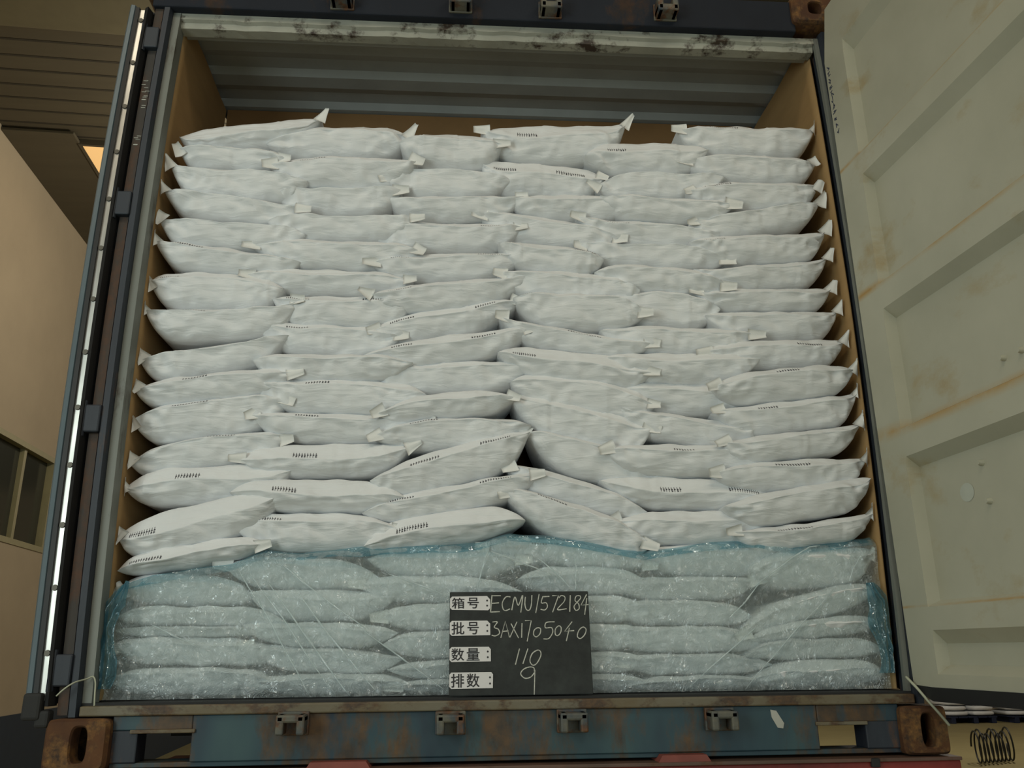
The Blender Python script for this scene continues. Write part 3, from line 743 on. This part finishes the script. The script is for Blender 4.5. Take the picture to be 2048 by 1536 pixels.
def make_sack(c, r, lx, lz, rx, rz, zt, zb, yf, flaps, cr, under, prints):
    rng = random.Random(c * 100 + r)
    lx, lz, rx, rz, zt, zb, yf = [v / 1000 for v in (lx, lz, rx, rz, zt, zb, yf)]
    hm = (zt - zb) / 2; zm = (zt + zb) / 2
    crease = {1: .15, 2: .24, 3: .32, 4: .42, 5: .50, 8: .58}[cr]
    depth = rng.uniform(.44, .48)
    # front section from top to bottom: (dy, z in half thickness); the fold line is the foremost edge
    zc_ = 1 - 2 * crease; w_ = 1 - zc_
    front = [(.10, .95), (.075, 1.0), (.052, 1.0), (.036, .985), (.026, .93), (.014, zc_ + w_ * .45), (.002, zc_ + w_ * .08), (0, zc_), (.002, zc_ - .07), (.008, zc_ - .3 * (zc_ + .8)), (.016, zc_ - .6 * (zc_ + .8)), (.026, -.62), (.037, -.80), (.054, -.94), (.078, -1.0), (.11, -.98)]
    fine = []
    for a, b_ in zip(front, front[1:]):
        fine += [a, ((a[0] + b_[0]) / 2, (a[1] + b_[1]) / 2)]
    fine.append(front[-1])
    back = [(depth * .6, -.97), (depth - .05, -.8), (depth, -.1), (depth, .1), (depth - .05, .8), (depth * .6, .97)]
    ring = fine + back; K = len(ring); KF = len(fine)
    NU = 72
    pl, pr, ql, qr = [rng.uniform(3.0, 5.6) for _ in range(4)]
    if c == 1: ql, pl = rng.uniform(6, 8), rng.uniform(5, 7)
    if c == 6: qr, pr = rng.uniform(7, 10), rng.uniform(5, 8)
    zt_ = zm + hm; zb_ = zm - hm
    kap = .85 if abs(rz - lz) > 1.1 * hm else .4
    lx -= .008; rx += .008
    steps = sorted(rng.uniform(-.8, .8) for _ in range(rng.choice([2, 3, 3])))
    sgn = [rng.choice([-1, 1]) for _ in steps]
    wob = [rng.uniform(-1, 1) for _ in range(4)]
    seed = rng.uniform(0, 100); ang = rng.choice([-1, 1]) * rng.uniform(.5, 1.1)
    verts = []
    for i in range(NU + 1):
        t = -1 + 2 * i / NU
        s = t * (1.25 - .25 * t * t)
        x = lx + (rx - lx) * (s + 1) / 2
        lin = (rz - lz) / 2 * s * kap
        tip = lz if s < 0 else rz
        w1 = abs(s) ** (pl if s < 0 else pr); w2 = abs(s) ** (ql if s < 0 else qr)
        ztop = zt_ + lin + (tip - zt_ - lin) * w1 + .0012
        zbot = zb_ + lin + (tip - zb_ - lin) * w2 - .0012
        zc = (ztop + zbot) / 2; h = (ztop - zbot) / 2
        g = min(1.0, .25 + h / hm * .8)
        off = .022 * abs(s) ** 6
        step = sum(.0022 * q for q, st in zip(sgn, steps) if s > st)
        near = min(abs(s - st) for st in steps)
        for k, (dy, dz) in enumerate(ring):
            y = yf + off + dy * g + (0 if k < KF else 0)
            z = zc + h * dz
            if k < KF:
                p = Vector((x * 9 + z * 9 * ang, z * 9 - x * 3 * ang, seed))
                wr = .55 - 2.2 * abs(noise.noise(Vector((x * 15 + z * 18 * ang, z * 26 - x * 13 * ang, seed + 9)))) + .6 * noise.noise(Vector((x * 30 + z * 34 * ang, z * 50 - x * 24 * ang, seed + 2)))
                lump = noise.noise(p)
                am = .35 + .65 * abs(s) ** 2
                edge = min(1, (1 - abs(dz)) * 3 + .35)
                y += (-.009 * lump - .0115 * wr * am * (1.2 if dz < zc_ else .55)) * edge * min(1, h / .03) - step
                if near < .02: y -= .0022 * (1 - near / .02)
                z += .006 * noise.noise(Vector((x * 14, seed + dz, 3))) * (1 if abs(dz) > .6 else .3) * min(1, h / .03)
                if 9 <= k < 18: z += .004 * math.sin(x * 17 + wob[0] * 6) * min(1, h / .03)
            verts.append((x, y, z))
    faces = []
    for i in range(NU):
        for k in range(K):
            faces.append((i * K + k, i * K + (k + 1) % K, (i + 1) * K + (k + 1) % K, (i + 1) * K + k))
    faces += [tuple(range(K - 1, -1, -1)), tuple(range(NU * K, (NU + 1) * K))]
    org = ((lx + rx) / 2, yf + .2, zb)
    body = link('paper_sack', verts, faces, M['paper'], None, True, origin=org)
    slope = (rz - lz) / (rx - lx)
    look = 'level' if abs(slope) < .06 else ('upward-sloping' if slope > 0 else 'downward-sloping')
    if not under: lab = '%s white sack, %s in the %s' % (look, ORD[r], STACK[c])
    else: lab = 'white sack under blue film, %s in the %s' % (BOT[COUNT[c] - 1 - r], STACK[c])
    tag(body, lab, 'sack', 'white sacks stacked in the container')
    # turned-out paper corners
    for side, code in ((-1, flaps[0]), (1, flaps[1])):
        if code == 'n' and rng.random() < .78: continue
        tx, tz = (lx, lz) if side < 0 else (rx, rz)
        a0 = math.atan(slope) * side
        an = {'u': rad(58 if abs(tx) > 1.1 or r == 0 else 26), 'd': rad(-24), '-': a0, 'n': a0}[code] + rng.uniform(-.1, .1)
        Lf = rng.uniform(.045, .065) * (1.1 if code == 'u' else 1); Hf = min(rng.uniform(.034, .048), 1.1 * hm)
        if abs(tx) > 1.10 and side * tx > 0: an = max(an, rad(62)) if code != 'd' else min(an, rad(-60)); Lf *= .9
        ex = Vector((side * math.cos(an), 0, math.sin(an))); ez = Vector((-side * math.sin(an), 0, math.cos(an)))
        base = Vector((tx, yf + .022, tz)) - ex * (.034 if code != 'u' else .016)
        vs = []; fs = []
        A, B = 6, 4; curl = rng.uniform(.002, .010)
        for lay in (0, .0012):
            for i in range(A + 1):
                u = i / A
                for k in range(B + 1):
                    v = k / B - .5
                    w_ = Hf * (1.05 - .45 * u) * (1.0 if code != 'u' else 1.15 - .55 * u)
                    p = base + ex * (u * Lf) + ez * (v * w_)
                    p.y += -.006 - curl * u * u + .004 * math.sin(v * 5 + seed) + lay
                    if side * p.x > 1.168 + bow(p.z): p.x = side * (1.168 + bow(p.z))
                    vs.append(p)
        st_ = (A + 1) * (B + 1)
        for i in range(A):
            for k in range(B):
                a = i * (B + 1) + k
                fs.append((a, a + 1, a + B + 2, a + B + 1)); fs.append((st_ + a, st_ + a + B + 1, st_ + a + B + 2, st_ + a + 1))
        rim = [i * (B + 1) for i in range(A + 1)] + [A * (B + 1) + k for k in range(1, B + 1)] + [i * (B + 1) + B for i in range(A - 1, -1, -1)] + [k for k in range(B - 1, 0, -1)]
        for a, b_ in zip(rim, rim[1:] + rim[:1]): fs.append((a, st_ + a, st_ + b_, b_))
        fl = link('corner_flap', vs, fs, M['flap'], body, True)
        fl['label'] = 'cream paper corner'
    # printed lot code near the upper edge
    def surf(s, kf):
        t = (s + 1) / 2 * NU; i = max(0, min(NU - 1, int(t))); f_ = t - i
        k = int(kf); g_ = kf - k
        q = lambda a, b_: Vector(verts[a * K + b_])
        return (q(i, k) * (1 - f_) + q(i + 1, k) * f_) * (1 - g_) + (q(i, k + 1) * (1 - f_) + q(i + 1, k + 1) * f_) * g_
    for s0 in prints:
        mb = MB(); w_ = .0045 / ((rx - lx) / 2)
        k0 = 10.4
        nx = rng.choice([9, 11, 13])
        for j in range(nx):
            if rng.random() < .10 and j not in range(1, nx - 1): continue
            s1 = s0 - nx * w_ * .8 + j * w_ * 1.6
            for q in range(rng.choice([2, 3])):
                if q == 0: ss, sw, ka, kb = s1, w_ * .28, k0, k0 + 1.9
                else: ss, sw, ka, kb = s1 - w_ * .1, w_ * .9, k0 + .6 * q, k0 + .6 * q + .35
                n_ = Vector((0, -.0009, .0005))
                mb.add([surf(ss, kb) + n_, surf(ss + sw, kb) + n_, surf(ss + sw, ka) + n_, surf(ss, ka) + n_], [(0, 1, 2, 3)])
        if mb.v: mb.build('printed_code', M['ink'], body)
    return body
for row in SACKS: make_sack(*row)

# ---------------------------------------------------------------- blue film over the lower sacks
PLEATS= [(-809, 365, -584, 5), (-783, 355, -504, 4), (-730, 330, -454, 3), (-633, 297, -372, 8), (-680, 385, -430, 194), (-430, 194, -193, 15), (-363, 353, -186, 284), (786, 331, 677, 212), (757, 193, 545, 17), (1013, 297, 717, 9), (1140, 419, 1072, 324), (-53, 421, -109, 289), (-53, 421, 129, 347), (85, 399, 191, 307), (198, 399, 212, 302), (-1053, 210, -904, 152), (995, 452, 753, 299)]
EDGE= [(-1164, 322), (-1069, 350), (-926, 372), (-839, 386), (-738, 421), (-633, 415), (-514, 427), (-423, 430), (-332, 434), (-210, 437), (-87, 445), (7, 474), (131, 465), (288, 438), (428, 413), (509, 425), (654, 445), (800, 450), (911, 429), (1060, 446), (1194, 463)]
def edge_z(x):
    for a, b_ in zip(EDGE, EDGE[1:]):
        if x <= b_[0]:
            t = (x - a[0]) / (b_[0] - a[0]); t = max(0, min(1, t)); return a[1] + (b_[1] - a[1]) * t
    return EDGE[-1][1]
EDGE = [(a / 1000, b_ / 1000) for a, b_ in EDGE]; PLEATS = [tuple(v / 1000 for v in p) for p in PLEATS]
def seg_d(x, z, p):
    ax, az, bx, bz = p; dx, dz = bx - ax, bz - az
    t = max(0, min(1, ((x - ax) * dx + (z - az) * dz) / (dx * dx + dz * dz)))
    return math.hypot(x - ax - t * dx, z - az - t * dz), t
NX, NZ, NT = 480, 120, 8
vs = []; fs = []
for i in range(NX + 1):
    x = -1.166 + 2.335 * i / NX
    ez = edge_z(x) + .006 * noise.noise(Vector((x * 9, 0, 1)))
    for k in range(NZ + NT + 1):
        if k <= NZ: z = .004 + (ez - .004) * k / NZ; back = 0; roll = max(0, (z - ez + .03) / .03)
        else: q = (k - NZ) / NT; z = ez + .012 * q; back = .085 * q; roll = 1
        y = .058 + .010 * noise.noise(Vector((x * 3.2, z * 9, 4))) + .013 * abs(noise.noise(Vector((x * 12 + z * 7, z * 15, 7)))) + .006 * abs(noise.noise(Vector((x * 30 + z * 18, z * 36 - x * 10, 2))))
        for p in PLEATS:
            d, t = seg_d(x, z, p)
            if d < .03: y -= .011 * math.exp(-(d / .0075) ** 2) * (.4 + .6 * math.sin(math.pi * min(1, t + .15)))
        # pressed back to the sacks along the top edge
        y += roll * roll * .018 + back
        xx = max(-1.168 - bow(z), min(1.168 + bow(z), x * (1 + bow(z) / 1.17)))
        vs.append((xx, y, z))
W_ = NZ + NT + 1
for i in range(NX):
    for k in range(W_ - 1): fs.append((i * W_ + k, i * W_ + W_ + k, i * W_ + W_ + k + 1, i * W_ + k + 1))
film_o = link('plastic_film', vs, fs, M['film'], None, True, origin=(0, .06, 0))
tag(film_o, 'wrinkled translucent blue plastic film draped over the lowest sacks', 'plastic film')
for q, p in enumerate(PLEATS):
    n = 14; pts = []; rr = []
    for i in range(n + 1):
        t = i / n; x = p[0] + (p[2] - p[0]) * t; z = p[1] + (p[3] - p[1]) * t
        x += .009 * math.sin(t * 2.6 + q) + .004 * noise.noise(Vector((t * 4, q, 9))); z = max(.006, min(z, edge_z(x) - .004))
        pts.append((x, .046 + .006 * noise.noise(Vector((t * 3, q, 1))), z)); rr.append((.0005 + .0026 * abs(noise.noise(Vector((t * 5, q, 5)))) + .0012 * math.sin(math.pi * t)))
    MB().tube(pts, rr, 7).build('film_pleat', M['pleat'], film_o, True)
hv = []; hf = []
for i in range(241):
    x = -1.16 + 2.335 * i / 240; ez = edge_z(x)
    for k in range(7):
        q = k / 6
        hv.append((max(-1.168 - bow(ez), min(1.168 + bow(ez), x)), .060 + .024 * q + .005 * noise.noise(Vector((x * 7, q * 4, 3))), ez - .020 + .026 * q + .006 * noise.noise(Vector((x * 10, q * 2, 8)))))
for i in range(240):
    for k in range(6): hf.append((i * 7 + k, i * 7 + 7 + k, i * 7 + 8 + k, i * 7 + k + 1))
hem = link('film_hem', hv, hf, M['film_thick'], film_o, True); hem['label'] = 'doubled upper edge of the film, deepened to a blue shadow tone'  # its deep blue also colours in the shade along the top crevice
def bunch(name, xs, z0, z1, seed):
    vs = []; fs = []; A, B = 30, 40
    for i in range(A + 1):
        u = i / A
        for k in range(B + 1):
            v = k / B; z = z0 + (z1 - z0) * v
            wd = xs(v)
            x = wd[0] + (wd[1] - wd[0]) * u
            y = .036 + .014 * math.sin(u * 17 + 3 * noise.noise(Vector((v * 3, seed, 0)))) + .012 * noise.noise(Vector((u * 5, v * 8, seed)))
            x = max(-1.167 - bow(z), min(1.167 + bow(z), x))
            vs.append((x, y, z))
    for i in range(A):
        for k in range(B): fs.append((i * (B + 1) + k, (i + 1) * (B + 1) + k, (i + 1) * (B + 1) + k + 1, i * (B + 1) + k + 1))
    o = link(name, vs, fs, M['film_thick'], film_o, True); o['label'] = 'gathered deep blue film at the side'
bunch('gathered_film', lambda v: (-1.190, -1.135 + .010 * math.sin(v * 9)) if v < .75 else (-1.190 + .06 * (v - .75) * 4, -1.125), .035, .335, 2)
bunch('gathered_film', lambda v: (1.125 + .012 * math.sin(v * 8), 1.19) if v < .8 else (1.125, 1.19 - .05 * (v - .8) * 5), .05, .318, 8)

# ---------------------------------------------------------------- chalkboard on the sill
BW, BH = .42, .295
board = empty('chalkboard', (-.178 + BW / 2, .01, .003))
tag(board, 'black chalkboard with white label plates leaning on the blue film', 'chalkboard')
BA = math.atan2(.030, BH)
def Bp(u, v, d=0.0):      # board coordinates to world; d is toward the viewer
    return Vector((-.178 + u, .004 + v * math.sin(BA) - d * math.cos(BA), .004 + v * math.cos(BA) + d * math.sin(BA)))
bm_ = bmesh.new(); bmesh.ops.create_cube(bm_, size=1)
for v in bm_.verts: v.co = Vector(((v.co.x + .5) * BW, (v.co.y + .5) * BH, v.co.z * .006))
bmesh.ops.bevel(bm_, geom=[e for e in bm_.edges], offset=.0015, segments=2, affect='EDGES')
for v in bm_.verts: v.co = Bp(v.co.x, v.co.y, v.co.z - .003)
mb = MB(); mb.bm(bm_); mb.build('slate_panel', M['slate'], board)
CHALK= [[(127,285),(122,234)],[(127,283),(154,283)],[(124,260),(148,262)],[(122,235),(150,236)],[(183,279),(169,279),(158,262),(160,244),(168,239),(181,244)],[(186,240),(196,279),(206,254),(220,284),(213,233)],[(228,279),(226,258),(230,242),(239,240),(245,254),(248,284)],[(270,287),(258,231)],[(281,280),(276,261),(290,261),(294,250),(286,240),(273,242)],[(281,279),(301,280)],[(310,282),(329,282),(309,233)],[(330,275),(337,282),(348,278),(345,264),(324,241),(352,243)],[(365,283),(361,234)],[(394,281),(383,280),(379,267),(389,257),(390,243),(380,238),(375,250),(387,264),(396,274),(394,281)],[(415,285),(396,253),(425,255)],[(415,274),(406,225)],[(128,206),(142,206),(133,191),(145,185),(148,173),(136,166),(125,168)],[(152,160),(166,208),(178,161)],[(156,178),(175,180)],[(183,201),(205,159)],[(201,206),(179,161)],[(216,202),(214,160)],[(225,209),(244,209),(230,149)],[(262,188),(252,181),(250,168),(258,162),(269,171),(271,185),(262,188)],[(314,205),(289,203),(286,188),(304,188),(307,174),(295,157),(279,156)],[(326,193),(316,184),(315,169),(322,165),(331,174),(333,188),(326,193)],[(367,205),(343,177),(372,179)],[(358,187),(347,149)],[(399,189),(386,179),(381,162),(390,156),(403,167),(408,182),(399,189)],[(207,129),(194,84)],[(232,129),(216,86)],[(260,124),(244,114),(237,94),(245,82),(257,87),(269,107),(269,120),(260,124)],[(249,64),(248,74),(236,77),(218,71),(209,58),(221,46),(238,49),(250,62)],[(251,69),(247,0)]]
PLATES= [[(-2, 281), (110, 282), (119, 272), (119, 246), (113, 240), (-1, 242)], [(-1, 210), (110, 210), (119, 201), (119, 168), (0, 167)], [(-2, 135), (114, 135), (120, 128), (120, 94), (-1, 93)], [(-1, 64), (121, 64), (126, 58), (125, 20), (-1, 19)]]
ch = MB(); rng = random.Random(2)
def smooth_line(pts):
    if len(pts) < 3: return [Vector((*p, 0)) for p in pts]
    P = [Vector((*p, 0)) for p in pts]; out = []
    for i in range(len(P) - 1):
        p0 = P[max(0, i - 1)]; p1 = P[i]; p2 = P[i + 1]; p3 = P[min(len(P) - 1, i + 2)]
        if i == 0 and (P[0] - P[-1]).length < 1e-6: p0 = P[-2]
        if i == len(P) - 2 and (P[0] - P[-1]).length < 1e-6: p3 = P[1]
        sharp = (p1 - p0).length > 1e-6 and (p3 - p2).length > 1e-6
        for k in range(6):
            t = k / 6
            out.append(.5 * ((2 * p1) + (p2 - p0) * t + (2 * p0 - 5 * p1 + 4 * p2 - p3) * t * t + (3 * p1 - p0 - 3 * p2 + p3) * t ** 3))
    out.append(P[-1]); return out
for s in CHALK:
    corner = len(s) in (3, 5) and s[0] != s[-1]
    line = [Vector((*p, 0)) for p in s] if corner and len(s) == 3 else smooth_line(s)
    n = len(line); vs = []; fs = []
    for i, p in enumerate(line):
        t = (line[min(i + 1, n - 1)] - line[max(i - 1, 0)]).normalized(); q = Vector((-t.y, t.x, 0)) * (1.45 + rng.uniform(-.25, .25))
        for sg in (1, -1):
            e = p + q * sg; vs.append(Bp(min(BW - .0005, max(.0005, e.x / 1000)), min(BH - .0005, max(.0005, e.y / 1000)), .0006))
    for i in range(n - 1): fs.append((2 * i, 2 * i + 1, 2 * i + 3, 2 * i + 2))
    ch.add(vs, fs)
ch.build('chalk_writing', M['chalk'], board)
def text_mesh(txt, size):
    cu = bpy.data.curves.new('glyphs', 'FONT'); cu.body = txt; cu.size = size; cu.fill_mode = 'FRONT'
    cu.offset = size * .012
    o = bpy.data.objects.new('glyphs', cu); C.objects.link(o)
    dg = bpy.context.evaluated_depsgraph_get()
    me = bpy.data.meshes.new_from_object(o.evaluated_get(dg))
    vs = [v.co.copy() for v in me.vertices]; fs = [tuple(p.vertices) for p in me.polygons]
    bpy.data.objects.remove(o); bpy.data.curves.remove(cu); bpy.data.meshes.remove(me)
    return vs, fs
for poly, txt in zip(PLATES, ('箱号', '批号', '数量', '排数')):
    pts = [(max(.001, a / 1000 + .002), b_ / 1000) for a, b_ in poly]
    pm = MB(); n = len(pts)
    # rounded left corners
    x0 = min(p[0] for p in pts); z1 = pts[0][1]; z0 = pts[-1][1]
    pts = [(x0, z1 - .006), (x0 + .006, z1)] + pts[1:-1] + [(x0 + .006, z0), (x0, z0 + .006)]
    n = len(pts)
    vs = [Bp(a, b_, .0005) for a, b_ in pts] + [Bp(a, b_, .0022) for a, b_ in pts]
    pm.add(vs, [tuple(range(n, 2 * n)), tuple(range(n - 1, -1, -1))] + [(i, (i + 1) % n, n + (i + 1) % n, n + i) for i in range(n)])
    plate = pm.build('label_plate', M['plate'], board)
    H_ = z1 - z0
    for j, chx in enumerate(txt):
        vs, fs = text_mesh(chx, .05)
        x_lo = min(v.x for v in vs); x_hi = max(v.x for v in vs); y_lo = min(v.y for v in vs); y_hi = max(v.y for v in vs)
        u0 = x0 + .005 + j * .045; wch = .038; v0 = z0 + .0035; hch = H_ - .007
        if chx == '号': wch = .034; u0 += .002
        MB().add([Bp(u0 + (v.x - x_lo) / (x_hi - x_lo) * wch, v0 + (v.y - y_lo) / (y_hi - y_lo) * hch, .0030) for v in vs], fs).build('printed_character', M['print'], plate)
    xr = max(p[0] for p in pts) - .009
    for q in (.3, .68):
        a = [Bp(xr + .0028 * math.cos(t * math.pi / 5), z0 + H_ * q + .0028 * math.sin(t * math.pi / 5), .0030) for t in range(10)]
        MB().add(a, [tuple(range(10))]).build('printed_dot', M['print'], plate)

# ---------------------------------------------------------------- twine, background pallets, cable coil
def twine(pts, r, lab):
    P = [Vector(p) for p in pts]; out = []
    for i in range(len(P) - 1):
        p0, p1, p2, p3 = P[max(0, i - 1)], P[i], P[i + 1], P[min(len(P) - 1, i + 2)]
        for k in range(6):
            t = k / 6
            out.append(.5 * ((2 * p1) + (p2 - p0) * t + (2 * p0 - 5 * p1 + 4 * p2 - p3) * t * t + (3 * p1 - p0 - 3 * p2 + p3) * t ** 3))
    out.append(P[-1])
    o = MB().tube(out, r, 6).build('twine', M['twine'], None, True, origin=P[0])
    tag(o, lab, 'twine')
twine([(-1.244, -.060, .022), (-1.225, -.062, .040), (-1.205, -.05, .056), (-1.186, -.02, .064), (-1.172, -.012, .070), (-1.160, -.022, .055), (-1.152, -.036, .025), (-1.148, -.040, -.006)], .0022, 'thin pale twine tied round the foot of the left jamb')
twine([(1.178, -.020, .040), (1.184, -.066, .008), (1.200, -.085, -.025), (1.222, -.085, -.052), (1.245, -.075, -.075), (1.262, -.066, -.092)], .0040, 'pale twine hanging from the right door over the rusty corner casting')

def pallet(a, b_):
    o = MB()
    for k in range(5): o.box(a - .55 + k * .22, a - .55 + k * .22 + .2, b_ - .5, b_ + .5, GZ + .11, GZ + .14, .004)
    for k in (-.5, 0, .4): o.box(a + k - .0, a + k + .1, b_ - .5, b_ + .5, GZ, GZ + .11, .004)
    return o
def far_sack(name, x, y, z, seed, parent=None):
    b = bmesh.new(); bmesh.ops.create_uvsphere(b, u_segments=18, v_segments=10, radius=1)
    for v in b.verts:
        c = v.co; e = .55
        v.co = Vector([math.copysign(abs(q) ** e, q) for q in c])
        v.co = Vector((v.co.x * .29, v.co.y * .42, v.co.z * .052)) + Vector((0, 0, .006)) * noise.noise(v.co * 3 + Vector((seed, 0, 0)))
        v.co += Vector((x, y, z + .054))
    mb = MB(); mb.bm(b); return mb.build(name, M['paper'], None, True, origin=(x, y, z))
for i, (px, py_) in enumerate(((11.0, 16.6), (12.35, 16.5))):
    o = pallet(px, py_).build('pallet', M['pallet'], None, origin=(px, py_, GZ))
    side = ('near', 'far')[i]
    tag(o, 'dark blue pallet under white sacks on the floor at right, the ' + ('left one' if i == 0 else 'right one'), 'pallet')
    for col in range(2):
        for lv in range(5):
            rng = random.Random(i * 50 + col * 10 + lv)
            s = far_sack('paper_sack', px - .29 + col * .58 + rng.uniform(-.02, .02), py_ - .05 + rng.uniform(-.03, .03), GZ + .14 + lv * .108, lv + col * 7 + i * 31)
            tag(s, 'distant white sack, %s, %s side of the %s blue pallet' % (BOT[lv] if lv else 'lowest', ('left', 'right')[col], ('left', 'right')[i]), 'sack', 'white sacks on the blue pallets')
coil = MB(); pts = []
A0 = Vector((7.15, 9.75, GZ + .02)); ax = Vector((.80, .28, .0)); sidev = Vector((-.33, .94, 0)).normalized()
turns = 9; R_ = .20
for k in range(turns * 22 + 1):
    t = k / 22; an = 2 * math.pi * t
    rr = R_ * (1 + .10 * math.sin(t * 1.7))
    pts.append(A0 + ax * (t / turns) * .85 + (sidev * math.cos(an) * .7 + ax.normalized() * math.cos(an) * .5) * rr + Vector((0, 0, rr + rr * math.sin(an))))
coil.tube(pts, .012, 6)
o = coil.build('cable_coil', M['wire'], None, True, origin=A0); tag(o, 'coil of dark cable lying on the floor at lower right', 'cable')

for o in bpy.data.objects:
    if '_o' in o: del o['_o']
